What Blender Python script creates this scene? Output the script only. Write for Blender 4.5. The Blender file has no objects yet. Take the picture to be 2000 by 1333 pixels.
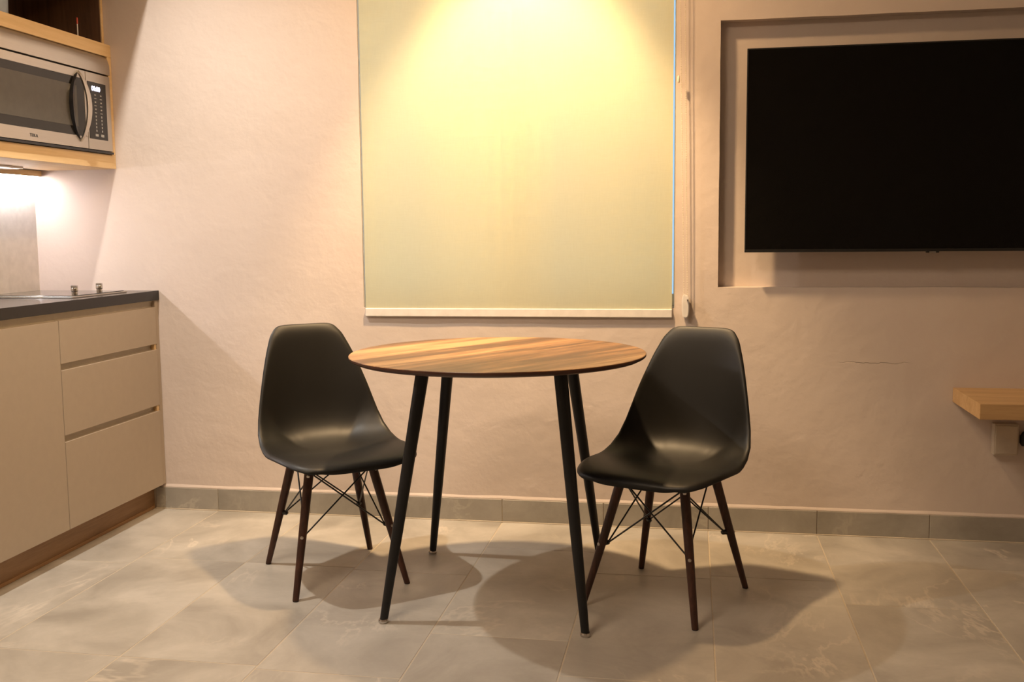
import bpy, bmesh, math, random
from mathutils import Vector, Matrix, noise
random.seed(7)
S = bpy.context.scene
C = S.collection
PI = math.pi

# ------------------------------------------------------------------ camera
def make_camera():
    yaw, pitch, roll = .1747, .1070, -.0096
    cy, sy, cp, sp = math.cos(yaw), math.sin(yaw), math.cos(pitch), math.sin(pitch)
    f = Vector((-sy*cp, cy*cp, -sp)); r = Vector((cy, sy, 0)); u = r.cross(f)
    cr, sr = math.cos(roll), math.sin(roll)
    r2 = cr*r + sr*u; u2 = -sr*r + cr*u
    cd = bpy.data.cameras.new('camera'); co = bpy.data.objects.new('camera', cd); C.objects.link(co)
    m = Matrix((r2, u2, -f)).transposed().to_4x4()
    m.translation = Vector((2.1183, -3.8085, 1.123))
    co.matrix_world = m
    cd.sensor_width = 36; cd.sensor_fit = 'HORIZONTAL'; cd.lens = 36*1994.8/2000
    cd.clip_start = .05
    S.camera = co
make_camera()

# ------------------------------------------------------------------ world, exposure, lamps
w = bpy.data.worlds.new('dusk'); S.world = w; w.use_nodes = True
w.node_tree.nodes['Background'].inputs[0].default_value = (.28, .50, .74, 1)
w.node_tree.nodes['Background'].inputs[1].default_value = 1.4
S.view_settings.view_transform = 'Standard'; S.view_settings.look = 'None'
S.view_settings.exposure = 0.25; S.view_settings.gamma = 1; S.view_settings.use_curve_mapping = False

CEIL = 2.6
LAMP_A = (.18, -.83)      # neutral downlight in front of the kitchen run
LAMP_B = (1.50, -.58)     # warm downlight above the blind
def disk_light(name, x, y, size, watts, col, spread=180):
    l = bpy.data.lights.new(name, 'AREA'); l.shape = 'DISK'; l.size = size; l.energy = watts; l.color = col
    l.spread = math.radians(spread)
    o = bpy.data.objects.new(name, l); C.objects.link(o); o.location = (x, y, CEIL-.012); return o
def spot_light(name, x, y, radius, watts, col, ang, blend):
    l = bpy.data.lights.new(name, 'SPOT'); l.shadow_soft_size = radius; l.energy = watts; l.color = col
    l.spot_size = math.radians(ang); l.spot_blend = blend
    o = bpy.data.objects.new(name, l); C.objects.link(o); o.location = (x, y, CEIL-.012); return o
disk_light('lamp_neutral', *LAMP_A, .05, 18, (1, .94, .85), 132)
spot_light('lamp_warm', *LAMP_B, .055, 225, (1, .68, .36), 70, .55).rotation_euler = (math.radians(19), 0, 0)
disk_light('lamp_warm_spill', *LAMP_B, .12, 20, (1, .64, .32))
disk_light('fill_room', 1.0, -2.3, .8, 21, (1, .74, .53))  # added soft fill, no such lamp in view

# ------------------------------------------------------------------ node helpers
def new_mat(name, rough=.5, metal=0, spec=.5):
    m = bpy.data.materials.new(name); m.use_nodes = True
    b = m.node_tree.nodes['Principled BSDF']
    b.inputs['Roughness'].default_value = rough; b.inputs['Metallic'].default_value = metal
    b.inputs['Specular IOR Level'].default_value = spec
    return m, m.node_tree, b
def nd(nt, t, **kw):
    n = nt.nodes.new(t)
    for k, v in kw.items():
        if k in n.inputs: n.inputs[k].default_value = v
        else: setattr(n, k, v)
    return n
def ramp(nt, fac, stops):
    r = nt.nodes.new('ShaderNodeValToRGB'); e = r.color_ramp.elements
    while len(e) < len(stops): e.new(.5)
    for i, (p, c) in enumerate(stops):
        e[i].position = p; e[i].color = (*c, 1) if len(c) == 3 else c
    nt.links.new(fac, r.inputs[0]); return r.outputs[0]
def coords(nt, world=True, scale=(1, 1, 1), rot=(0, 0, 0), rnd=0):
    if world: src = nt.nodes.new('ShaderNodeNewGeometry').outputs['Position']
    else: src = nt.nodes.new('ShaderNodeTexCoord').outputs['Object']
    if rnd:
        oi = nt.nodes.new('ShaderNodeObjectInfo')
        mm = nd(nt, 'ShaderNodeMath', operation='MULTIPLY'); mm.inputs[1].default_value = rnd
        nt.links.new(oi.outputs['Random'], mm.inputs[0])
        va = nd(nt, 'ShaderNodeVectorMath', operation='ADD')
        nt.links.new(src, va.inputs[0]); nt.links.new(mm.outputs[0], va.inputs[1]); src = va.outputs[0]
    mp = nt.nodes.new('ShaderNodeMapping'); mp.inputs['Scale'].default_value = scale; mp.inputs['Rotation'].default_value = rot
    nt.links.new(src, mp.inputs[0]); return mp.outputs[0]
def tex(nt, vec, scale, detail=4, rough=.55, dist=0):
    n = nd(nt, 'ShaderNodeTexNoise'); n.inputs['Scale'].default_value = scale; n.inputs['Detail'].default_value = detail
    n.inputs['Roughness'].default_value = rough; n.inputs['Distortion'].default_value = dist
    nt.links.new(vec, n.inputs['Vector']); return n.outputs['Fac']
def bump(nt, b, h, strength, dist=.01):
    n = nd(nt, 'ShaderNodeBump'); n.inputs['Strength'].default_value = strength; n.inputs['Distance'].default_value = dist
    nt.links.new(h, n.inputs['Height']); nt.links.new(n.outputs[0], b.inputs['Normal']); return n
def math_n(nt, op, a, b=None, clamp=False):
    n = nd(nt, 'ShaderNodeMath', operation=op); n.use_clamp = clamp
    for i, v in enumerate((a, b)):
        if v is None: continue
        if isinstance(v, (int, float)): n.inputs[i].default_value = v
        else: nt.links.new(v, n.inputs[i])
    return n.outputs[0]
def mix(nt, f, a, b):
    n = nd(nt, 'ShaderNodeMix', data_type='RGBA')
    for i, v in ((0, f), (6, a), (7, b)):
        if isinstance(v, (int, float)): n.inputs[i].default_value = v
        elif isinstance(v, tuple): n.inputs[i].default_value = (*v, 1)
        else: nt.links.new(v, n.inputs[i])
    return n.outputs[2]

def plain(name, col, rough=.5, metal=0, spec=.5, var=.06, nscale=30, bstr=0, world=False):
    m, nt, b = new_mat(name, rough, metal, spec)
    v = coords(nt, world); f = tex(nt, v, nscale, 3)
    c2 = tuple(min(1, c*(1+var)) for c in col); c1 = tuple(c*(1-var) for c in col)
    nt.links.new(ramp(nt, f, [(.3, c1), (.7, c2)]), b.inputs['Base Color'])
    if bstr: bump(nt, b, f, bstr, .002)
    return m
def emit(name, col, s):
    m = bpy.data.materials.new(name); m.use_nodes = True; nt = m.node_tree; nt.nodes.clear()
    e = nd(nt, 'ShaderNodeEmission'); e.inputs[0].default_value = (*col, 1); e.inputs[1].default_value = s
    o = nd(nt, 'ShaderNodeOutputMaterial'); nt.links.new(e.outputs[0], o.inputs[0]); return m

def plaster():
    m, nt, b = new_mat('plaster', .75, 0, .25)
    v = coords(nt)
    big = tex(nt, v, 1.6, 4); fine = tex(nt, v, 26, 5, .6)
    lump = tex(nt, v, 9, 3, .5, .3)
    base = ramp(nt, big, [(.3, (.598, .506, .446)), (.7, (.636, .543, .483))])
    # hairline crack low on the right of the wall
    sep = nd(nt, 'ShaderNodeSeparateXYZ'); nt.links.new(coords(nt), sep.inputs[0])
    wob = tex(nt, coords(nt, scale=(1, 0, 0)), 14, 5, .7)
    zc = math_n(nt, 'ADD', math_n(nt, 'MULTIPLY', wob, .045), .618)
    d = math_n(nt, 'ABSOLUTE', math_n(nt, 'SUBTRACT', sep.outputs[2], zc))
    line = math_n(nt, 'SUBTRACT', 1, math_n(nt, 'MULTIPLY', d, 520), True)
    dx = math_n(nt, 'ABSOLUTE', math_n(nt, 'SUBTRACT', sep.outputs[0], 2.77))
    ins = math_n(nt, 'SUBTRACT', 1, math_n(nt, 'MULTIPLY', math_n(nt, 'SUBTRACT', dx, .06), 14, True), True)
    cr = math_n(nt, 'MULTIPLY', line, ins)
    col = mix(nt, math_n(nt, 'MULTIPLY', cr, .55), base, (.16, .11, .08))
    nt.links.new(col, b.inputs['Base Color'])
    h = math_n(nt, 'ADD', math_n(nt, 'MULTIPLY', fine, .35), lump)
    h = math_n(nt, 'SUBTRACT', h, math_n(nt, 'MULTIPLY', cr, .6))
    bump(nt, b, h, .5, .007)
    return m
def stone(name, dark, light, vein):
    m, nt, b = new_mat(name, .42, 0, .4)
    v = coords(nt, True, (1, 1, 1), (0, 0, 0), 17)
    cl = tex(nt, v, 3.2, 7, .62, .6)
    gr = tex(nt, v, 60, 3, .6)
    base = ramp(nt, cl, [(.34, dark), (.5, tuple((a+c)/2 for a, c in zip(dark, light))), (.66, light)])
    v2 = coords(nt, True, (1, .55, 1), (0, 0, .6), 17)
    n1 = tex(nt, v2, 1.7, 6, .62, .7)
    ve = math_n(nt, 'SUBTRACT', 1, math_n(nt, 'MULTIPLY', math_n(nt, 'ABSOLUTE', math_n(nt, 'SUBTRACT', n1, .5)), 60), True)
    mask = ramp(nt, tex(nt, v, 2.3, 2), [(.5, (0, 0, 0)), (.66, (1, 1, 1))])
    ve = math_n(nt, 'MULTIPLY', ve, mask)
    c = mix(nt, math_n(nt, 'MULTIPLY', ve, .55), base, vein)
    c = mix(nt, math_n(nt, 'MULTIPLY', gr, .14), c, tuple(x*.5 for x in dark))
    nt.links.new(c, b.inputs['Base Color'])
    r = ramp(nt, cl, [(.3, (.36,)*3), (.7, (.5,)*3)]); nt.links.new(r, b.inputs['Roughness'])
    bump(nt, b, math_n(nt, 'ADD', cl, math_n(nt, 'MULTIPLY', gr, .2)), .12, .004)
    return m
def wood(name, c1, c2, c3, axis='x', scale=1, rough=.4, world=True, rot=0, stretch=14, spec=.4):
    m, nt, b = new_mat(name, rough, 0, spec)
    sc = {'x': (1, stretch, stretch), 'y': (stretch, 1, stretch), 'z': (stretch, stretch, 1)}[axis]
    if rot:                                    # turn first, stretch after
        v0 = coords(nt, world, (1, 1, 1), (0, 0, rot))
        mp = nt.nodes.new('ShaderNodeMapping'); mp.inputs['Scale'].default_value = sc
        nt.links.new(v0, mp.inputs[0]); v = mp.outputs[0]
    else: v = coords(nt, world, sc)
    a = tex(nt, v, 1.5*scale, 5, .6, .7); g = tex(nt, v, 9*scale, 4, .7)
    f = math_n(nt, 'ADD', math_n(nt, 'MULTIPLY', a, .7), math_n(nt, 'MULTIPLY', g, .3))
    nt.links.new(ramp(nt, f, [(.33, c1), (.5, c2), (.66, c3)]), b.inputs['Base Color'])
    bump(nt, b, g, .08, .001)
    return m
def walnut_top():
    m, nt, b = new_mat('walnut_top', .33, 0, .45)
    v0 = coords(nt, False, (1, 1, 1), (0, 0, math.radians(-57)))
    sep = nd(nt, 'ShaderNodeSeparateXYZ'); nt.links.new(v0, sep.inputs[0])
    strip = math_n(nt, 'FLOOR', math_n(nt, 'MULTIPLY', sep.outputs[1], 10.5))
    wn = nd(nt, 'ShaderNodeTexWhiteNoise', noise_dimensions='1D'); nt.links.new(strip, wn.inputs['W'])
    mp = nt.nodes.new('ShaderNodeMapping'); mp.inputs['Scale'].default_value = (1.3, 15, 15)
    nt.links.new(v0, mp.inputs[0])
    va = nd(nt, 'ShaderNodeVectorMath', operation='ADD'); nt.links.new(mp.outputs[0], va.inputs[0])
    nt.links.new(math_n(nt, 'MULTIPLY', wn.outputs[0], 31), va.inputs[1])
    a = tex(nt, va.outputs[0], 1.1, 5, .6, 1.0); g = tex(nt, va.outputs[0], 8, 4, .7)
    f = math_n(nt, 'ADD', math_n(nt, 'MULTIPLY', a, .62), math_n(nt, 'MULTIPLY', g, .22))
    f = math_n(nt, 'ADD', f, math_n(nt, 'MULTIPLY', math_n(nt, 'SUBTRACT', wn.outputs[0], .15), .24))
    nt.links.new(ramp(nt, f, [(.36, (.10, .044, .018)), (.5, (.27, .13, .052)), (.64, (.48, .28, .125))]), b.inputs['Base Color'])
    bump(nt, b, g, .06, .001)
    return m
def steel(name, col=(.62, .58, .53), rough=.34, axis='y'):
    m, nt, b = new_mat(name, rough, 1)
    sc = (40, 1, 200) if axis == 'y' else (40, 200, 1)
    f = tex(nt, coords(nt, True, sc), 3, 3)
    nt.links.new(ramp(nt, f, [(.3, tuple(c*.92 for c in col)), (.7, col)]), b.inputs['Base Color'])
    nt.links.new(ramp(nt, f, [(.3, (rough-.05,)*3), (.7, (rough+.08,)*3)]), b.inputs['Roughness'])
    return m

M = dict(
    plaster=plaster(),
    stone=stone('floor_stone', (.300, .273, .235), (.470, .434, .382), (.68, .60, .50)),
    skirting_stone=stone('skirting_stone', (.265, .242, .205), (.400, .370, .322), (.55, .50, .42)),
    grout=plain('grout', (.46, .39, .30), .85, world=True, bstr=.2, nscale=80),
    ceiling=plain('ceiling_paint', (.80, .77, .72), .9, world=True),
    side_paint=plain('side_paint', (.66, .60, .55), .85, world=True),
    white_paint=plain('white_paint', (.84, .84, .83), .5, world=True),
    left_paint=plain('left_wall_paint', (.78, .745, .71), .6, world=True),
    blind=None, white=plain('white_plastic', (.74, .70, .66), .4),
    chain=plain('chain_plastic', (.78, .70, .56), .35),
    shell=plain('black_shell', (.0065, .0058, .0048), .46, spec=.32, bstr=.05, nscale=400),
    black_metal=plain('black_metal', (.008, .008, .009), .45, spec=.35, bstr=.04, nscale=300),
    wire=plain('black_wire', (.012, .012, .012), .35),
    chrome=plain('chrome', (.55, .53, .51), .15, 1),
    bolt=plain('bolt_metal', (.50, .46, .42), .3, 1),
    walnut=walnut_top(),
    walnut_edge=wood('walnut_edge', (.028, .010, .006), (.055, .020, .012), (.085, .034, .02), 'x', 1, .4, False, 0, 6),
    leg_wood=wood('dark_leg_wood', (.018, .007, .004), (.045, .016, .009), (.085, .032, .017), 'z', 1.6, .42, False, 0, 18),
    oak=wood('oak_veneer', (.60, .41, .20), (.68, .48, .25), (.74, .55, .31), 'y', 1.2, .5),
    oak_x=wood('oak_slab', (.42, .255, .115), (.52, .33, .155), (.60, .40, .20), 'x', 1.2, .5),
    toekick=wood('toe_board', (.22, .12, .055), (.30, .17, .08), (.37, .22, .11), 'y', 1.2, .5),
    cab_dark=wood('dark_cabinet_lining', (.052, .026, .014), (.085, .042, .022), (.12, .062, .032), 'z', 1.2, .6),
    front=plain('taupe_lacquer', (.395, .325, .25), .45, world=True, var=.02),
    channel=plain('channel_profile', (.50, .44, .34), .5, .1, world=True, var=.04),
    worktop=plain('black_stone_top', (.011, .010, .010), .2, spec=.4, world=True, var=.4, nscale=260),
    steel=steel('brushed_steel'),
    dark_glass=plain('dark_glass', (.012, .011, .010), .08),
    window_mesh=plain('oven_window_mesh', (.075, .068, .055), .22),
    panel_black=plain('panel_black', (.012, .012, .014), .2),
    mark=plain('grey_print', (.36, .36, .36), .5), logo=plain('dark_print', (.03, .03, .03), .4),
    tv_screen=plain('tv_screen', (.004, .0035, .003), .12, spec=.16),
    tv_frame=plain('tv_frame', (.010, .010, .010), .35),
    box_plastic=plain('beige_plastic', (.52, .44, .34), .5),
    rubber=plain('black_rubber', (.012, .012, .012), .7),
    frost=plain('pale_blue_plastic', (.30, .36, .45), .35),
    red=plain('red_plastic', (.42, .04, .02), .4),
    glass=None,
)
def blind_mat():
    m, nt, b = new_mat('blind_fabric', .8, 0, .15)
    v = coords(nt, True, (1, 1, 1)); wv = tex(nt, coords(nt, True, (1, 1, 14)), 22, 2); wu = tex(nt, coords(nt, True, (14, 1, 1)), 22, 2)
    f = math_n(nt, 'MULTIPLY', math_n(nt, 'ADD', wv, wu), .5)
    nt.links.new(ramp(nt, f, [(.35, (.81, .785, .59)), (.65, (.84, .815, .62))]), b.inputs['Base Color'])
    bump(nt, b, f, .1, .001)
    return m
M['blind'] = blind_mat()
def glass_mat():
    # thin pane: clear transmission with a mirror reflection that follows the Fresnel law
    m = bpy.data.materials.new('window_glass'); m.use_nodes = True; nt = m.node_tree; nt.nodes.clear()
    f = tex(nt, coords(nt), 3, 2); tr = nd(nt, 'ShaderNodeBsdfTransparent'); gl = nd(nt, 'ShaderNodeBsdfGlossy')
    nt.links.new(ramp(nt, f, [(0, (.90, .93, .95)), (1, (.94, .96, .97))]), tr.inputs[0]); gl.inputs['Roughness'].default_value = .03
    fr = nd(nt, 'ShaderNodeFresnel'); fr.inputs[0].default_value = 1.5
    mx = nd(nt, 'ShaderNodeMixShader'); nt.links.new(fr.outputs[0], mx.inputs[0]); nt.links.new(tr.outputs[0], mx.inputs[1]); nt.links.new(gl.outputs[0], mx.inputs[2])
    o = nd(nt, 'ShaderNodeOutputMaterial'); nt.links.new(mx.outputs[0], o.inputs[0])
    return m
M['glass'] = glass_mat()
M['display'] = emit('display_glow', (.75, .72, 1.0), 6)
M['led'] = emit('led_glow', (1, .93, .94), 80)
M['lamp_face'] = emit('lamp_face', (1, .8, .55), 6)

# ------------------------------------------------------------------ object helpers
def link_mesh(name, verts_or_bm, m, parent=None, faces=None, smooth=False, origin=None, sharp=None):
    """vertices are in world space for static things (or in the parent's own space when the parent carries 'local')"""
    if isinstance(verts_or_bm, bmesh.types.BMesh): bm = verts_or_bm
    else:
        bm = bmesh.new(); vs = [bm.verts.new(v) for v in verts_or_bm]
        for f in faces: bm.faces.new([vs[i] for i in f])
    if origin is None:
        lo = Vector([min(v.co[i] for v in bm.verts) for i in range(3)]); hi = Vector([max(v.co[i] for v in bm.verts) for i in range(3)])
        origin = (lo+hi)/2; origin.z = lo.z
    origin = Vector(origin)
    for v in bm.verts: v.co -= origin
    me = bpy.data.meshes.new(name); bm.to_mesh(me); bm.free()
    if isinstance(m, (list, tuple)):
        for k in m: me.materials.append(k)
    else: me.materials.append(m)
    for p in me.polygons: p.use_smooth = smooth
    if smooth and sharp: me.set_sharp_from_angle(angle=math.radians(sharp))
    o = bpy.data.objects.new(name, me); C.objects.link(o)
    off = Vector((0, 0, 0)); p = parent
    while p is not None and not p.get('local'): off += p.location; p = p.parent
    o.parent = parent; o.location = origin - off
    return o
def add_box(bm, x0, x1, y0, y1, z0, z1, bev=0, seg=2):
    g = bmesh.ops.create_cube(bm, size=1)
    for v in g['verts']: v.co = Vector(((x0+x1)/2+v.co.x*(x1-x0), (y0+y1)/2+v.co.y*(y1-y0), (z0+z1)/2+v.co.z*(z1-z0)))
    if bev:
        es = list({e for v in g['verts'] for e in v.link_edges})
        bmesh.ops.bevel(bm, geom=es, offset=bev, segments=seg, affect='EDGES', profile=.5)
def box(name, dims, m, parent=None, bev=.001, seg=1):
    bm = bmesh.new(); add_box(bm, *dims, bev, seg); return link_mesh(name, bm, m, parent, smooth=False)
def boxes(name, lst, m, parent=None, bev=.001):
    bm = bmesh.new()
    for d in lst: add_box(bm, *d, bev, 1)
    return link_mesh(name, bm, m, parent)
def frame_of(d):
    d = d.normalized(); a = Vector((0, 0, 1)) if abs(d.z) < .9 else Vector((1, 0, 0))
    u = d.cross(a).normalized(); return u, d.cross(u).normalized()
def add_tube(bm, pts, radii, seg=12, caps=True):
    pts = [Vector(p) for p in pts]; n = len(pts)
    if isinstance(radii, (int, float)): radii = [radii]*n
    rings = []; u = None
    for i, p in enumerate(pts):
        d = (pts[min(i+1, n-1)]-pts[max(i-1, 0)]).normalized()
        if u is None: u, v = frame_of(d)
        else:
            u = (u - d*u.dot(d)).normalized(); v = d.cross(u)
        rings.append([bm.verts.new(p+(u*math.cos(2*PI*k/seg)+v*math.sin(2*PI*k/seg))*radii[i]) for k in range(seg)])
    for a, b in zip(rings, rings[1:]):
        for k in range(seg): bm.faces.new((a[k], a[(k+1) % seg], b[(k+1) % seg], b[k]))
    if caps: bm.faces.new(rings[0][::-1]); bm.faces.new(rings[-1])
def tube(name, pts, radii, m, parent=None, seg=12, sharp=50):
    bm = bmesh.new(); add_tube(bm, pts, radii, seg); bmesh.ops.recalc_face_normals(bm, faces=bm.faces)
    return link_mesh(name, bm, m, parent, smooth=True, sharp=sharp)
def add_lathe(bm, c, prof, seg=48, axis='z'):
    rings = []
    for r, h in prof:
        ring = []
        for k in range(seg):
            a = 2*PI*k/seg; p = (r*math.cos(a), r*math.sin(a), h)
            if axis == 'x': p = (h, p[0], p[1])
            ring.append(bm.verts.new(Vector(c)+Vector(p)))
        rings.append(ring)
    for a, b in zip(rings, rings[1:]):
        for k in range(seg): bm.faces.new((a[k], a[(k+1) % seg], b[(k+1) % seg], b[k]))
    bm.faces.new(rings[0][::-1]); bm.faces.new(rings[-1])
    bmesh.ops.recalc_face_normals(bm, faces=bm.faces)
def lathe(name, c, prof, m, parent=None, seg=48, sharp=35, axis='z'):
    bm = bmesh.new(); add_lathe(bm, c, prof, seg, axis); return link_mesh(name, bm, m, parent, smooth=True, sharp=sharp)
def thing(name, label, cat, loc=(0, 0, 0), group=None, rotz=0, local=False):
    o = bpy.data.objects.new(name, None); C.objects.link(o); o.location = loc; o.rotation_euler = (0, 0, rotz)
    o.empty_display_size = .1
    if local: o['local'] = 1
    return tag(o, label, cat, group)
def tag(o, label, cat, group=None):
    o['label'] = label; o['category'] = cat
    if group: o['group'] = group
    return o
def struct(o): o['kind'] = 'structure'; return o
def text_mesh(name, body, size, m, parent, mat4, depth=.0004, align='CENTER'):
    cu = bpy.data.curves.new('t', 'FONT'); cu.body = body; cu.size = size; cu.align_x = align; cu.align_y = 'CENTER'; cu.extrude = depth
    t = bpy.data.objects.new('t', cu); C.objects.link(t)
    bpy.context.view_layer.update()
    me = bpy.data.meshes.new_from_object(t.evaluated_get(bpy.context.evaluated_depsgraph_get()))
    bpy.data.objects.remove(t); bpy.data.curves.remove(cu)
    bm = bmesh.new(); bm.from_mesh(me); bpy.data.meshes.remove(me); bm.transform(mat4)
    return link_mesh(name, bm, m, parent)
def on_x(x, y, z):   # flat lettering on a plane facing +x: reading direction is +y, up is +z
    return Matrix(((0, 0, 1, x), (1, 0, 0, y), (0, 1, 0, z), (0, 0, 0, 1)))

# ------------------------------------------------------------------ setting
XL, XR, YB, YF, CX = -.527, 4.7, 0.0, -5.3, 0
# back wall with the window opening and the shallow television niche
WX0, WX1, WZ0, WZ1 = .862, 2.056, .835, 2.25
NX0, NX1, NZ0, NZ1, ND = 2.212, 3.62, .912, 1.862, .049
def cuts(a, b, marks, step=.05):
    pts = sorted(set([a, b]+[m for m in marks if a < m < b])); out = []
    for p, q in zip(pts, pts[1:]):
        n = max(1, round((q-p)/step)); out += [p+(q-p)*i/n for i in range(n)]
    return out+[b]
def back_wall():
    xs = cuts(XL-.15, XR+.15, (WX0, WX1, NX0, NX1)); zs = cuts(-.02, CEIL+.02, (WZ0, WZ1, NZ0, NZ1))
    T = .2
    def depth(i, j):
        if i < 0 or j < 0 or i >= len(xs)-1 or j >= len(zs)-1: return T
        x = (xs[i]+xs[i+1])/2; z = (zs[j]+zs[j+1])/2
        if WX0 < x < WX1 and WZ0 < z < WZ1: return T
        if NX0 < x < NX1 and NZ0 < z < NZ1: return ND
        return 0
    bm = bmesh.new(); vd = {}
    def V(i, j, y):
        k = (i, j, round(y, 4))
        if k not in vd:
            x, z = xs[i], zs[j]
            n1 = noise.noise(Vector((x*5, z*5, 3))); n2 = noise.noise(Vector((x*7, z*7, 9))); n3 = noise.noise(Vector((x*7, z*7, 19)))
            s = 0 if (z > 2.0) else 1
            e = .0016 if y < T else 0
            yy = y + (n1*.0018 if y < T else 0)
            if abs(x-WX0) < .001 or abs(x-WX1) < .001: n2 *= .4
            vd[k] = bm.verts.new((x+n2*e, yy, z+n3*e*s))
        return vd[k]
    for i in range(len(xs)-1):
        for j in range(len(zs)-1):
            d = depth(i, j)
            if d < T: bm.faces.new((V(i, j, d), V(i+1, j, d), V(i+1, j+1, d), V(i, j+1, d)))
            if d < T: bm.faces.new((V(i, j, T), V(i, j+1, T), V(i+1, j+1, T), V(i+1, j, T)))
            e = depth(i+1, j)
            if e != d: bm.faces.new((V(i+1, j, d), V(i+1, j, e), V(i+1, j+1, e), V(i+1, j+1, d)))
            if i == 0 and d < T: bm.faces.new((V(0, j, d), V(0, j, T), V(0, j+1, T), V(0, j+1, d)))
            e = depth(i, j+1)
            if e != d: bm.faces.new((V(i, j+1, d), V(i+1, j+1, d), V(i+1, j+1, e), V(i, j+1, e)))
            if j == 0 and d < T: bm.faces.new((V(i, 0, d), V(i+1, 0, d), V(i+1, 0, T), V(i, 0, T)))
    bmesh.ops.recalc_face_normals(bm, faces=bm.faces)
    return struct(link_mesh('wall_back', bm, M['plaster'], smooth=True, sharp=30, origin=(0, 0, 0)))
back_wall()
struct(box('wall_left', (XL-.15, XL, YF, 0, -.02, CEIL), M['left_paint'], bev=0))
struct(box('wall_right', (XR, XR+.15, YF, 0, -.02, CEIL), M['side_paint'], bev=0))
struct(box('wall_rear', (XL-.15, XR+.15, YF-.15, YF, -.02, CEIL), M['side_paint'], bev=0))
struct(box('ceiling', (XL-.15, XR+.15, YF-.15, .2, CEIL, CEIL+.1), M['ceiling'], bev=0))
struct(box('shade_bulkhead', (XL, .048, YF, -.001, 2.155, CEIL), M['side_paint'], bev=.002))       # unseen bulkhead over the kitchen run, added to cast the wall's shade wedge

floor = struct(box('floor', (XL-.15, XR+.15, YF-.15, .2, -.06, -.0009), M['grout'], bev=0))
def lay_tiles():
    P = .3925; k0 = -8; G = .0016
    xs = [2.58+P*k for k in range(-8, 7)]
    offs = {-8: .33, -7: .675, -6: .61, -5: .61, -4: .63, -3: .33, -2: .55, -1: .52, 0: .715, 1: .33, 2: .5, 3: .7, 4: .35, 5: .6}
    cache = {}
    for k, (a, b) in zip(range(-8, 6), zip(xs, xs[1:])):
        x0, x1 = max(a, XL), min(b, XR)
        if x1-x0 < .02: continue
        y = 0; ys = [0]; y = -offs[k]
        while y > YF: ys.append(y); y -= .79
        ys.append(YF)
        for y1, y0 in zip(ys, ys[1:]):
            if y1-y0 < .02: continue
            key = (round(x1-x0, 3), round(y1-y0, 3))
            cx, cyy = (x0+x1)/2, (y0+y1)/2
            if key not in cache:
                bm = bmesh.new(); add_box(bm, -(x1-x0)/2+G, (x1-x0)/2-G, -(y1-y0)/2+G, (y1-y0)/2-G, -.012, 0, .0012, 1)
                me = bpy.data.meshes.new('tile'); bm.to_mesh(me); bm.free(); me.materials.append(M['stone']); cache[key] = me
            o = bpy.data.objects.new('tile', cache[key]); C.objects.link(o); o.parent = floor
            o.location = Vector((cx, cyy, 0))-floor.location
lay_tiles()
bb = struct(box('baseboard_back', (XL, XR, -.0040, .004, -.001, .0885), M['grout'], bev=0))
def skirting():
    xs = [-.05]+[2.58+.3925*k for k in range(-6, 6)]+[XR]
    for a, b in zip(xs, xs[1:]):
        bm = bmesh.new(); add_box(bm, a+.0012, b-.0012, -.0075, -.001, .002, .0895, .001, 1)
        link_mesh('tile', bm, M['skirting_stone'], bb)
skirting()
def plaster_lip():
    # the uneven bottom edge of the plaster where it meets the skirting
    bm = bmesh.new(); n = 150; rows = []
    for i in range(n+1):
        x = -.02+(XR+.02)*i/n; a = noise.noise(Vector((x*9, 2, 0)))*.0022; c = noise.noise(Vector((x*16, 5, 0)))*.0016
        rows.append([bm.verts.new(p) for p in ((x, .002, .106), (x, -.0018+c*.3, .098+a), (x, -.0050+c*.7, .0925+a), (x, -.0050+c*.7, .0893), (x, .002, .0885))])
    for p, q in zip(rows, rows[1:]):
        for k in range(4): bm.faces.new((p[k], q[k], q[k+1], p[k+1]))
    bmesh.ops.recalc_face_normals(bm, faces=bm.faces)
    return struct(link_mesh('trim_2', bm, M['plaster'], smooth=True))
plaster_lip()
struct(box('trim_3', (-.05, XR, -.0115, -.006, -.0005, .0035), M['grout'], bev=.001))   # grout bead where skirting meets floor

# window behind the blind
win = struct(box('window_1', (WX0, WX1, .12, .16, WZ0, WZ0+.045), M['white'], bev=.002))
box('window_frame', (WX0, WX0+.012, .12, .16, WZ0+.045, WZ1), M['white'], win)
box('window_frame', (WX1-.006, WX1, .12, .16, WZ0+.045, WZ1), M['white'], win)
box('window_frame', (WX0+.012, WX1-.006, .12, .16, WZ1-.045, WZ1), M['white'], win)
box('window_frame', ((WX0+WX1)/2-.03, (WX0+WX1)/2+.03, .12, .16, WZ0+.045, WZ1-.045), M['white'], win)
for a, b in ((WX0, WX0+.003), (WX1-.002, WX1)):
    box('jamb_reflector', (a, b, .005, .12, WZ0, WZ1), M['white_paint'], win, bev=0)  # white boards added to brighten the reveal beside the blind
for a, b in ((WX0+.012, (WX0+WX1)/2-.03), ((WX0+WX1)/2+.03, WX1-.006)):
    box('pane', (a, b, .138, .142, WZ0+.045, WZ1-.045), M['glass'], win, bev=0)

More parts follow.
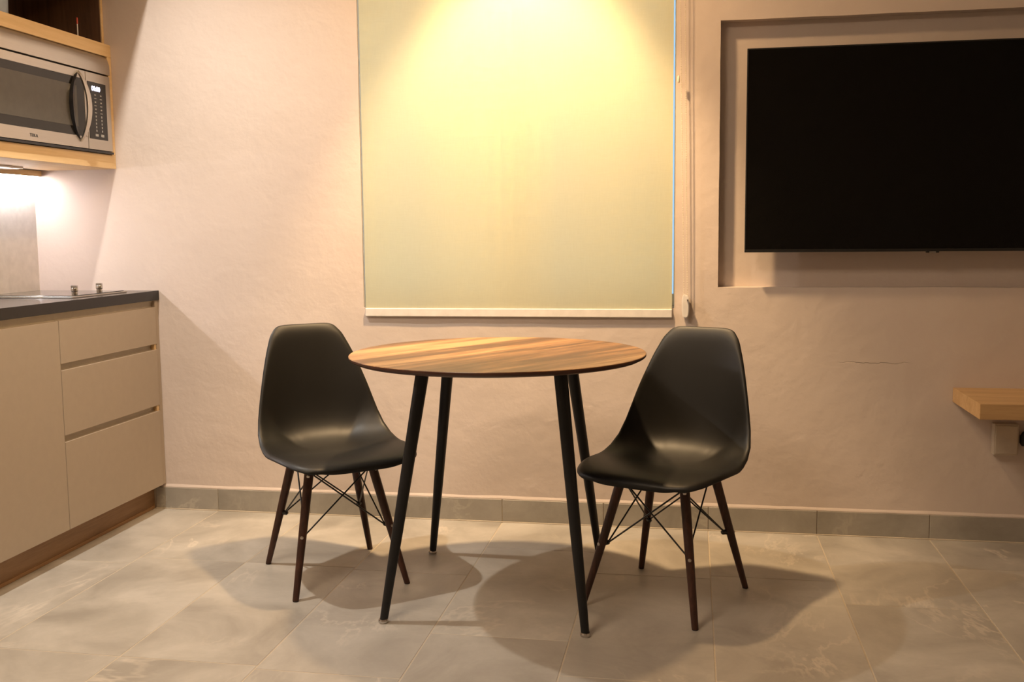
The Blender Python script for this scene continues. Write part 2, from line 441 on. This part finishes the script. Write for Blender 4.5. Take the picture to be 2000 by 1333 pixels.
# ceiling downlights
def downlight(x, y, r, label):
    t = thing('recessed_downlight', label, 'ceiling light', (x, y, CEIL), 'recessed downlights')
    bm = bmesh.new(); n = 32; rings = []
    for rr, zz in ((r+.018, 0), (r+.016, -.004), (r, -.005), (r-.004, -.001)):
        rings.append([bm.verts.new((x+rr*math.cos(2*PI*k/n), y+rr*math.sin(2*PI*k/n), CEIL+zz)) for k in range(n)])
    for a, b in zip(rings, rings[1:]):
        for k in range(n): bm.faces.new((a[k], a[(k+1) % n], b[(k+1) % n], b[k]))
    link_mesh('trim_ring', bm, M['white'], t, smooth=True)
    lathe('diffuser', (x, y, CEIL), [(r-.006, -.0015), (r-.006, -.0005)], M['lamp_face'], t, 24)
downlight(*LAMP_A, .045, 'small white downlight in the ceiling in front of the kitchen run')
downlight(*LAMP_B, .055, 'warm downlight in the ceiling above the roller blind')
downlight(1.0, -2.3, .42, 'unseen wide round ceiling light added as room fill')  # fixture made up around the added fill light

# ------------------------------------------------------------------ kitchen base units
KY = -1.62                                   # near end of the run, outside the frame
base = thing('base_cabinet', 'taupe kitchen base cabinet with one door and three handleless drawers', 'cabinet', (-.25, -.8, 0))
boxes('carcass', [(XL+.002, -.022, KY, -.003, .107, .125), (XL+.002, -.022, KY, KY+.018, .125, .855), (XL+.002, -.022, -.024, -.003, .125, .855),
                  (XL+.002, -.022, -.677, -.659, .125, .855), (XL+.002, XL+.012, KY, -.003, .125, .855)], M['front'], base)
box('toe_kick', (-.075, -.058, KY, -.002, .0005, .107), M['toekick'], base)
box('plinth_strip', (-.0585, -.0535, KY, -.012, .0005, .012), M['toekick'], base)['label'] = 'thin dark strip along the foot of the toe board'
box('filler_strip', (-.02, -.004, -.027, -.002, .107, .861), M['front'], base)
box('door', (-.02, 0, -1.26, -.671, .107, .8345), M['front'], base, .0015, 2)
box('door', (-.02, 0, KY, -1.263, .107, .8345), M['front'], base, .0015, 2)
dr = [(.107, .415), (.4375, .664), (.686, .835)]
for i, (z0, z1) in enumerate(dr):
    d = box('drawer', (-.02, 0, -.668, -.031, z0, z1), M['front'], base, .0015, 2)
def channel(y0, y1, z0, z1):
    # C-shaped finger pull: a curved recess behind the gap
    bm = bmesh.new(); n = 8; prof = []
    for i in range(n+1):
        a = -PI/2+PI*i/n; prof.append((-.009-.011*math.cos(a)*1.0, (z0+z1)/2+(z1-z0)/2*math.sin(a)))
    r0 = [bm.verts.new((x, y0, z)) for x, z in prof]; r1 = [bm.verts.new((x, y1, z)) for x, z in prof]
    for k in range(n): bm.faces.new((r0[k], r0[k+1], r1[k+1], r1[k]))
    return link_mesh('finger_channel', bm, M['channel'], base, smooth=True)
channel(-.657, -.045, .41, .445); channel(-.657, -.045, .658, .692)
channel(KY+.02, -.026, .825, .8615)
for z0, z1 in ((.414, .438), (.663, .687)):
    box('channel_end_cap', (-.036, -.004, -.046, -.030, z0, z1), M['oak'], base)['label'] = 'orange wood block at the end of the finger channel'

wt = box('worktop', (XL+.002, .003, KY-.01, -.002, .862, .900), M['worktop'], None, .0012, 2)
tag(wt, 'polished black stone worktop running along the kitchen base cabinets', 'worktop')

hob = thing('gas_hob', 'dark glass hob with steel rim and steel knobs set in the worktop', 'hob', (-.25, -.315, .9))
box('rim', (-.42, -.058, -.492, -.135, .9003, .9055), M['steel'], hob, .001, 2)
box('glass_plate', (-.41, -.066, -.484, -.143, .9055, .9085), M['dark_glass'], hob, .001)
for (x, y) in ((-.115, -.392), (-.115, -.232)):
    k = lathe('knob', (x, y, .9086), [(.0105, 0), (.0105, .010), (.0125, .0125), (.0125, .0225), (.0115, .024)], M['chrome'], hob, 20)
    boxes('knob_grip', [(x-.012, x+.012, y-.0045, y+.0045, .9325, .9405)], M['chrome'], k, .0008)

# ------------------------------------------------------------------ wall cabinet, microwave
UY = -1.35
wc = thing('wall_cabinet', 'oak framed wall cabinet with dark open shelf above the microwave', 'cabinet', (-.34, -.6, 1.386))
FX = -.157
box('bottom_board', (-.46, FX, UY, -.001, 1.386, 1.440), M['oak'], wc)
box('side_panel', (XL+.002, FX, -.026, -.001, 1.440, 1.822), M['oak'], wc)
box('side_panel', (XL+.002, FX, UY, UY+.02, 1.440, 2.153), M['oak'], wc)
box('shelf_board', (XL+.002, FX, UY+.02, -.001, 1.822, 1.870), M['oak'], wc)
box('upper_side_panel', (XL+.002, -.182, -.014, -.001, 1.870, 2.153), M['oak'], wc)
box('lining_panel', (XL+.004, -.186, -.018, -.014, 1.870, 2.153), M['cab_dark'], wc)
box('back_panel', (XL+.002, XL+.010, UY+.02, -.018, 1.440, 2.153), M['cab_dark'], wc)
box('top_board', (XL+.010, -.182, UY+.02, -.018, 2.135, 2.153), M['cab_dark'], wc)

# thing on the shelf
t = thing('storage_jar', 'pale blue plastic container at the left end of the open shelf', 'container', (-.25, -.545, 1.870))
lathe('body', (-.262, -.555, 1.8702), [(.046, 0), (.05, .004), (.055, .14), (.056, .15), (.053, .15)], M['frost'], t, 32)
lathe('base_rim', (-.262, -.555, 1.8702), [(.0515, .0), (.0535, .003), (.0535, .007), (.0515, .009)], M['white'], t, 32)
t = thing('marker_stick', 'thin white stick with a red tip standing on the shelf edge', 'stick', (-.2, -.145, 1.870))
tube('shaft', [(-.20, -.150, 1.8702), (-.20, -.150, 1.926)], .0022, M['white'], t, 10)
tube('tip', [(-.20, -.150, 1.926), (-.20, -.150, 1.946), (-.20, -.150, 1.951)], [.0034, .0034, .0015], M['red'], t, 10)
o = box('card', (-.215, -.185, -.272, -.198, 1.8702, 1.8745), M['white'], None, .0005)
tag(o, 'small flat white card lying on the shelf edge above the microwave', 'card')

mw = thing('microwave_oven', 'stainless steel built-in microwave oven with curved bar handle', 'microwave', (-.34, -.36, 1.443))
X0 = -.150; MY0, MY1 = -.795, -.030
box('body', (-.50, -.176, MY0+.01, MY1-.008, 1.4405, 1.818), M['panel_black'], mw)
def vent():
    bm = bmesh.new(); z0, z1 = 1.748, 1.8195; prof = []
    for i in range(13):
        f = i/12; z = z0+(z1-z0)*f; x = X0+.002 - (.014*max(0, (f-.45)/.55)**1.6)
        if f > .9: x -= .002
        prof.append((x, z))
    prof += [(-.18, z1), (-.18, z0)]
    a = [bm.verts.new((x, MY0, z)) for x, z in prof]; b = [bm.verts.new((x, MY1, z)) for x, z in prof]; n = len(prof)
    for k in range(n): bm.faces.new((a[k], a[(k+1) % n], b[(k+1) % n], b[k]))
    bm.faces.new(a[::-1]); bm.faces.new(b); bmesh.ops.recalc_face_normals(bm, faces=bm.faces)
    return link_mesh('vent_panel', bm, M['steel'], mw, smooth=True, sharp=30)
vent()
DY1 = -.196
door = boxes('door', [(-.176, X0, MY0, DY1, 1.452, 1.497), (-.176, X0, MY0, DY1, 1.712, 1.7425),
                      (-.176, X0, MY0, MY0+.05, 1.497, 1.712), (-.176, X0, -.206, DY1, 1.497, 1.712)], M['steel'], mw, .001)
g = box('door_glass', (-.174, X0-.0015, MY0+.05, -.206, 1.497, 1.712), M['dark_glass'], door, .0005)
box('window', (X0-.0012, X0-.0006, MY0+.09, -.255, 1.530, 1.682), M['window_mesh'], door, 0)
text_mesh('logo', 'TEKA', .0165, M['logo'], door, on_x(X0+.0006, -.527, 1.4725) @ Matrix.Diagonal((1.15, 1, 1, 1)))
def handle():
    y = -.247; zc = 1.606; H = .131; n = 22
    # steel arc, bowed out from the door
    bm = bmesh.new(); rows = []
    for i in range(n+1):
        s = -1+2*i/n; z = zc+H*s; bow = .040*(1-s*s)**.8
        w = .0035+.010*(1-s*s)**.6
        xo = X0+.003+bow; yy = y+.006*(1-s*s)
        rows.append([bm.verts.new(p) for p in ((xo, yy-w, z), (xo+.0035, yy, z), (xo, yy+w, z), (xo-.008, yy+w*.8, z), (xo-.008, yy-w*.8, z))])
    for a, b in zip(rows, rows[1:]):
        for k in range(5): bm.faces.new((a[k], a[(k+1) % 5], b[(k+1) % 5], b[k]))
    bm.faces.new(rows[0][::-1]); bm.faces.new(rows[-1]); bmesh.ops.recalc_face_normals(bm, faces=bm.faces)
    h = link_mesh('handle', bm, M['steel'], door, smooth=True, sharp=40)
    bm = bmesh.new(); rows = []  # black crescent: door recess and the arc's mirror image, modelled as one shape
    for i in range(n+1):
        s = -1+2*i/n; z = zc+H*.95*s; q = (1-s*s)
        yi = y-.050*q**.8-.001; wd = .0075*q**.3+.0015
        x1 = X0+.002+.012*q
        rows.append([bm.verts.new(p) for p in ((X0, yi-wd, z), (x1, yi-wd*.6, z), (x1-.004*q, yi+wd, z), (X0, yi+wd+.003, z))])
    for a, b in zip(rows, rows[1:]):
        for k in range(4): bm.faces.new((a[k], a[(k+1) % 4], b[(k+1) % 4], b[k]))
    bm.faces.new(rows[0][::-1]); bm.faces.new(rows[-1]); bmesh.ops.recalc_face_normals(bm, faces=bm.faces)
    o = link_mesh('handle_recess_reflection', bm, M['panel_black'], door, smooth=True, sharp=40); o['label'] = 'black crescent of door recess and handle reflection'
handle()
cp = box('control_section', (-.176, X0, DY1+.003, MY1, 1.452, 1.7425), M['steel'], mw, .001)
box('control_panel', (X0-.001, X0+.0012, -.186, -.062, 1.492, 1.708), M['panel_black'], cp, .001)['label'] = 'black glossy control panel'
text_mesh('display', '00:00', .026, M['display'], cp, on_x(X0+.0016, -.132, 1.683))
# printed pictograms: two narrow columns of keys
def keys():
    rnd = random.Random(3)
    for col, y in enumerate((-.138, -.100)):
        for r in range(11):
            z = 1.660-r*.0135
            w, h = (.0075, .0024) if r % 2 else (.0050, .0042)
            if r > 5: w, h = .0032, .0062
            bm = bmesh.new(); add_box(bm, X0+.0012, X0+.0017, y-w, y+w, z-h/1.6, z+h/1.6)
            link_mesh('key_mark', bm, M['mark'], cp)
        bm = bmesh.new(); add_box(bm, X0+.0012, X0+.0017, y-.010, y+.010, 1.503, 1.5125)
        link_mesh('key_mark', bm, M['mark'], cp)
keys()
box('bottom_lip', (-.178, X0+.003, MY0, MY1+.002, 1.4415, 1.4495), M['panel_black'], mw, .001)

hood = thing('extractor_grille', 'steel extractor grille under the wall cabinet', 'grille', (-.40, -.5, 1.37))
box('tray', (-.485, -.40, -1.2, -.24, 1.3785, 1.3858), M['steel'], hood)
for i in range(9):
    box('slat', (-.478, -.408, -.30-.09*i, -.288-.09*i, 1.3765, 1.3785), M['steel'], hood, 0)
led = thing('under_cabinet_light', 'white LED strip light in an oak rail under the wall cabinet', 'light', (-.5, -.6, 1.36))
box('rail', (XL+.002, -.487, -1.3, -.004, 1.362, 1.3855), M['oak'], led)
box('diffuser', (-.518, -.497, -1.28, -.012, 1.3585, 1.3618), M['led'], led, 0)

# ------------------------------------------------------------------ television
tv = thing('television', 'large flat black television mounted in the shallow wall niche', 'television', (2.95, -.03, 1.04))
TX0, TX1, TZ0, TZ1, TY = 2.303, 3.585, 1.040, 1.752, -.055
box('housing', (TX0+.004, TX1-.004, TY+.012, TY+.032, TZ0+.003, TZ1-.003), M['tv_frame'], tv, .003, 2)
bz = .005
boxes('bezel', [(TX0, TX1, TY, TY+.012, TZ0, TZ0+.010), (TX0, TX1, TY, TY+.012, TZ1-bz, TZ1),
                (TX0, TX0+bz, TY, TY+.012, TZ0+.010, TZ1-bz), (TX1-bz, TX1, TY, TY+.012, TZ0+.010, TZ1-bz)], M['tv_frame'], tv, .0008)
box('screen', (TX0+bz, TX1-bz, TY+.0015, TY+.010, TZ0+.010, TZ1-bz), M['tv_screen'], tv, 0)
box('badge', (2.918, 2.962, TY-.001, TY+.008, TZ0-.0045, TZ0+.001), M['tv_frame'], tv, .001)
box('badge_plate', (2.929, 2.951, TY-.0016, TY-.0008, TZ0-.0035, TZ0-.0005), M['chrome'], tv, 0)
box('wall_bracket', (2.7, 3.2, TY+.032, ND+.001, 1.25, 1.55), M['black_metal'], tv, .003)

# ------------------------------------------------------------------ roller blind
bl = thing('roller_blind', 'cream roller blind pulled down over the window', 'blind', (1.465, -.03, .8))
BX0, BX1, BY = .872, 2.047, -.0065
def fabric():
    bm = bmesh.new(); nx, nz = 24, 30; g = []
    for j in range(nz+1):
        z = .826+(2.33-.826)*j/nz
        g.append([bm.verts.new((BX0+(BX1-BX0)*i/nx, BY+.0004*math.sin(i/nx*PI*2+.6), z)) for i in range(nx+1)])
    for a, b in zip(g, g[1:]):
        for k in range(nx): bm.faces.new((a[k], a[k+1], b[k+1], b[k]))
    r = bmesh.ops.solidify(bm, geom=list(bm.faces), thickness=.0012)
    bmesh.ops.recalc_face_normals(bm, faces=bm.faces)
    return link_mesh('fabric', bm, M['blind'], bl, smooth=True, sharp=40)
fabric()
box('bottom_bar', (BX0-.001, BX1+.001, BY-.007, BY+.005, .800, .832), M['white'], bl, .003, 3)
tube('roller_tube', [(BX0, BY-.022, 2.345), (BX1, BY-.022, 2.345)], .020, M['white'], bl, 20)
for x in (BX0-.012, BX1+.004): box('bracket', (x, x+.008, -.055, -.0015, 2.31, 2.38), M['white'], bl)
lathe('chain_wheel', (BX1+.02, BY-.022, 2.345), [(.016, -.005), (.018, 0), (.016, .005)], M['white'], bl, 24, axis='x')
def chain():
    bm = bmesh.new()
    def strand(p, q):
        p, q = Vector(p), Vector(q); n = int((q-p).length/.0062)
        add_tube(bm, [p, q], .0006, 4, False)
        for i in range(n+1):
            bmesh.ops.create_icosphere(bm, subdivisions=1, radius=.0021, matrix=Matrix.Translation(p+(q-p)*i/n))
    strand((2.061, -.034, 2.345), (2.0905, -.026, .884)); strand((2.080, -.030, 2.345), (2.1025, -.024, .884))
    o = link_mesh('bead_chain', bm, M['chain'], bl, smooth=True); o['kind'] = 'stuff'; return o
chain()
lathe('chain_joiner', (2.0655, -.0335, 1.645), [(.0022, 0), (.0042, .004), (.0042, .022), (.0022, .026)], M['chain'], bl, 12)
def weight():
    bm = bmesh.new(); pts = []
    for k in range(28):
        a = 2*PI*k/28; x = math.cos(a); z = math.sin(a)
        pts.append((2.0965+.0135*math.copysign(abs(x)**.7, x), .843+.042*math.copysign(abs(z)**.62, z)+(.004 if x < 0 and z > 0 else 0)))
    a = [bm.verts.new((x, -.034, z)) for x, z in pts]; b = [bm.verts.new((x, -.006, z)) for x, z in pts]
    bm.faces.new(a); bm.faces.new(b[::-1])
    for k in range(28): bm.faces.new((a[k], a[(k+1) % 28], b[(k+1) % 28], b[k]))
    bmesh.ops.recalc_face_normals(bm, faces=bm.faces)
    bmesh.ops.bevel(bm, geom=[e for e in bm.edges if len(e.link_faces) == 2 and abs(e.verts[0].co.y-e.verts[1].co.y) < 1e-6], offset=.003, segments=2, affect='EDGES')
    o = link_mesh('chain_tensioner', bm, M['white'], bl, smooth=True, sharp=40)
    box('tensioner_foot', (2.090, 2.103, -.008, .0005, .815, .87), M['white'], o)
    lathe('tensioner_screw', (2.103, -.0355, .868), [(.0035, -.002), (.0035, .002)], M['bolt'], o, 10, axis='x')
weight()

# ------------------------------------------------------------------ bench shelf at the right with its trunking box
sh = box('wall_shelf', (3.036, 4.2, -.352, -.001, .505, .556), M['oak_x'], None, .0012, 2)
tag(sh, 'thick light oak shelf fixed to the wall below the television', 'shelf')
sb = thing('socket_box', 'beige plastic socket box on the wall under the oak shelf', 'socket', (3.21, -.02, .32))
box('housing', (3.170, 3.252, -.034, -.0005, .322, .434), M['box_plastic'], sb, .003, 2)
box('cover', (3.175, 3.247, -.038, -.034, .328, .428), M['box_plastic'], sb, .0015, 2)
pg = thing('power_plug', 'black power plug hanging beside the beige socket box', 'plug', (3.272, -.03, .37))
tube('plug_body', [(3.274, -.018, .355), (3.273, -.018, .365), (3.274, -.018, .39), (3.277, -.018, .405)], [.007, .013, .013, .007], M['rubber'], pg, 14)
tube('cable', [(3.277, -.018, .403), (3.285, -.016, .44), (3.30, -.012, .48), (3.31, -.01, .5045)], .0035, M['rubber'], pg, 8)

# ------------------------------------------------------------------ table
TC = (1.540, -.785)
TR, TZ = .448, .7585
tb = thing('dining_table', 'round walnut-topped dining table with four tapered black legs', 'table', (TC[0], TC[1], 0))
def tabletop():
    bm = bmesh.new()
    add_lathe(bm, (0, 0, 0), [(TR-.016, TZ-.0165), (TR-.004, TZ-.0105), (TR-.0004, TZ-.007), (TR-.0001, TZ-.0015), (TR-.0012, TZ)], 128)
    bm.normal_update()
    for f in bm.faces: f.material_index = 0 if (f.normal.z > .5) else 1
    o = link_mesh('tabletop', bm, [M['walnut'], M['walnut_edge']], tb, smooth=True, sharp=30, origin=(0, 0, 0))
    o.location = (0, 0, 0); return o
tabletop()
feet = [(1.248, -1.064), (1.836, -1.078), (1.230, -.420), (1.806, -.330)]
tops = [(1.3395, -.945), (1.7720, -.945), (1.3210, -.545), (1.7100, -.545)]
tops = [(1.352, -.950), (1.752, -.955), (1.332, -.545), (1.728, -.525)]
for (fx, fy), (tx, ty) in zip(feet, tops):
    lg = tube('leg', [(fx+(tx-fx)*.012, fy+(ty-fy)*.012, .010), (fx+(tx-fx)*.35, fy+(ty-fy)*.35, .26), (tx, ty, TZ-.020)], [.0118, .0160, .0200], M['black_metal'], tb, 24)
    lathe('glide', (fx, fy, .0004), [(.0135, 0), (.0150, .003), (.0150, .007), (.0128, .0115)], M['chrome'], lg, 20)
    lathe('mount_plate', (tx, ty, TZ-.0215), [(.034, 0), (.036, .002), (.036, .005)], M['black_metal'], lg, 24)

# ------------------------------------------------------------------ chairs
PROF = [(-.256, .396), (-.247, .411), (-.223, .423), (-.163, .428), (-.08, .424), (0, .415), (.07, .411), (.12, .418), (.155, .440),
        (.180, .480), (.198, .540), (.214, .610), (.230, .680), (.245, .745), (.256, .790), (.262, .815)]
WID = [.205, .216, .224, .231, .235, .235, .232, .228, .223, .216, .203, .186, .168, .153, .147, .145]
LIFT = [-.004, -.002, .000, .004, .010, .017, .026, .038, .051, .058, .056, .047, .035, .024, .016, .010]
def catmull(tab, t):
    n = len(tab)-1; f = max(0, min(n-1e-6, t*n)); i = int(f); u = f-i
    def g(k): k = max(0, min(n, k)); v = tab[k]; return Vector(v) if isinstance(v, tuple) else v
    p0, p1, p2, p3 = g(i-1), g(i), g(i+1), g(i+2)
    return .5*((2*p1)+(p2-p0)*u+(2*p0-5*p1+4*p2-p3)*u*u+(3*p1-p0-3*p2+p3)*u**3)
# even out the profile so t follows its length
_l = [0]
for a, b in zip(PROF, PROF[1:]): _l.append(_l[-1]+math.dist(a, b))
def t_of(s):
    L = s*_l[-1]
    for i in range(len(_l)-1):
        if L <= _l[i+1]+1e-9: return (i+(L-_l[i])/(_l[i+1]-_l[i]))/(len(_l)-1)
    return 1
def shell_point(u, v):
    """u across -1..1, v along -1 (front lip) .. 1 (top of the back)"""
    t = t_of((v+1)/2)
    p = catmull(PROF, t); W = catmull(WID, t); lf = catmull(LIFT, t)
    q = catmull(PROF, min(1, t+.01))-catmull(PROF, max(0, t-.01)); q.normalize()
    nrm = Vector((0, -q.y, q.x))                      # towards the sitter
    pos = Vector((u*W, p.x, p.y)) + nrm*lf*abs(u)**2.3
    if nrm.z > .6: pos.z -= .012*(max(0, -v-.55)/.45)**2*(abs(u)**2)   # front corners droop a little
    return pos, nrm
def shell_mesh():
    bm = bmesh.new(); NT = 96; RR = [.06, .14, .24, .34, .44, .54, .63, .71, .79, .85, .91, .95, .975, .99, 1.0]
    def bnd(a):
        c, s = math.cos(a), math.sin(a); e = .36 if s > 0 else .42
        return math.copysign(abs(c)**e, c), math.copysign(abs(s)**e, s)
    rings = []
    VC = -.42
    ctr = bm.verts.new(shell_point(0, VC)[0])
    for r in RR:
        ring = []
        for k in range(NT):
            x, y = bnd(2*PI*k/NT)
            p, nrm = shell_point(x*r, VC+(y-VC)*r)
            roll = max(0, (r-.93)/.07)
            ring.append(bm.verts.new(p - nrm*.012*roll**1.8))
        rings.append(ring)
    for k in range(NT): bm.faces.new((ctr, rings[0][k], rings[0][(k+1) % NT]))
    for a, b in zip(rings, rings[1:]):
        for k in range(NT): bm.faces.new((a[k], b[k], b[(k+1) % NT], a[(k+1) % NT]))
    bmesh.ops.recalc_face_normals(bm, faces=bm.faces)
    bm.normal_update()
    if sum(f.normal.z for f in bm.faces) < 0: bmesh.ops.reverse_faces(bm, faces=bm.faces)
    return bm
LEGH = .398
FEET = {'FL': (-.180, -.203), 'FR': (.180, -.203), 'BL': (-.180, .197), 'BR': (.180, .197)}
TOPS = {'FL': (-.098, -.100), 'FR': (.098, -.100), 'BL': (-.098, .115), 'BR': (.098, .115)}
def leg_at(k, z):
    f, t = FEET[k], TOPS[k]; s = z/LEGH; return Vector((f[0]+(t[0]-f[0])*s, f[1]+(t[1]-f[1])*s, z))
def make_chair(loc, rot, label, twist=0, slide=0):
    t = thing('dining_chair', label, 'chair', loc, 'black shell dining chairs', rot, True)
    s = link_mesh('shell', shell_mesh(), M['shell'], t, smooth=True, origin=(0, 0, 0))
    s.rotation_euler = (0, 0, math.radians(twist)); s.location = (slide, 0, 0)
    md = s.modifiers.new('thick', 'SOLIDIFY'); md.thickness = .005; md.offset = -1
    md = s.modifiers.new('sub', 'SUBSURF'); md.levels = 1; md.render_levels = 1
    for k in ('FL', 'FR', 'BL', 'BR'):
        lo, mid, hi = leg_at(k, 0), leg_at(k, .2), leg_at(k, LEGH)
        bm = bmesh.new(); add_tube(bm, [lo+Vector((0, 0, .0035)), mid, hi], [.0098, .0132, .0152], 20)
        for v in bm.verts:
            if v.co.z < .012: v.co.z = max(.0032, min(v.co.z, .0035))
        bmesh.ops.recalc_face_normals(bm, faces=bm.faces)
        lg = link_mesh('leg', bm, M['leg_wood'], t, smooth=True, sharp=50, origin=lo)
        def sub(name, bm, m):
            bmesh.ops.recalc_face_normals(bm, faces=bm.faces)
            for v in bm.verts: v.co -= lo
            me = bpy.data.meshes.new(name); bm.to_mesh(me); bm.free(); me.materials.append(m)
            for p in me.polygons: p.use_smooth = True
            me.set_sharp_from_angle(angle=math.radians(40))
            o = bpy.data.objects.new(name, me); C.objects.link(o); o.parent = lg; return o
        bm = bmesh.new(); add_lathe(bm, lo, [(.0085, .0003), (.0092, .0015), (.0092, .0036)], 16); sub('foot_pad', bm, M['rubber'])
        for z in (.186, .366):
            p = leg_at(k, z); d = Vector((p.x, p.y*.9, 0)).normalized()
            if k in ('FL', 'FR'): d = Vector((d.x*.55, -1, 0)).normalized()
            rr = .0132 if z < .3 else .0148
            bm = bmesh.new(); add_tube(bm, [p+d*(rr-.002), p+d*(rr+.0012), p+d*(rr+.0024)], [.0052, .0052, .0030], 12)
            add_tube(bm, [p+d*(rr+.0018), p+d*(rr+.0030)], [.0022, .0022], 6)
            sub('bolt', bm, M['bolt'])
            bm = bmesh.new(); add_tube(bm, [p-d*(rr-.003), p-d*(rr+.012), p-d*(rr+.016)], [.0078, .0078, .004], 10)
            sub('nut', bm, M['wire'])
    pairs = [('FL', 'FR'), ('FR', 'BR'), ('BR', 'BL'), ('BL', 'FL')]
    for a, b in pairs:
        for p, q in ((a, b), (b, a)):
            P, Q = leg_at(p, .366), leg_at(q, .186)
            inw = Vector((0, 0, 0))
            cP = P - Vector((P.x, P.y, 0)).normalized()*.018; cQ = Q - Vector((Q.x, Q.y, 0)).normalized()*.018
            bm = bmesh.new(); add_tube(bm, [cP, cQ], .0026, 8); bmesh.ops.recalc_face_normals(bm, faces=bm.faces)
            link_mesh('brace_rod', bm, M['wire'], t, smooth=True, sharp=60)
    for k in ('FL', 'FR', 'BL', 'BR'):
        hi = leg_at(k, .376); sx = -1 if hi.x < 0 else 1; sy = -1 if hi.y < 0 else 1
        bm = bmesh.new()
        add_tube(bm, [hi, Vector((hi.x-sx*.004, hi.y-sy*.004, .400)), Vector((hi.x+sx*.006, hi.y+sy*.008, .412))], [.0178, .0178, .0150], 16)
        bmesh.ops.recalc_face_normals(bm, faces=bm.faces)
        link_mesh('mount_socket', bm, M['wire'], t, smooth=True, sharp=50)
    bm = bmesh.new()
    for a, b in (('FL', 'BR'), ('FR', 'BL')):
        p, q = leg_at(a, LEGH), leg_at(b, LEGH); add_tube(bm, [p, q], .005, 8)
    bmesh.ops.recalc_face_normals(bm, faces=bm.faces)
    link_mesh('seat_frame', bm, M['wire'], t, smooth=True)
    return t
make_chair((.962, -.672, 0), math.radians(35), 'black plastic shell chair left of the round table beside the kitchen', 5, .010)
make_chair((2.050, -.730, 0), math.radians(-23), 'black plastic shell chair right of the round table below the television')
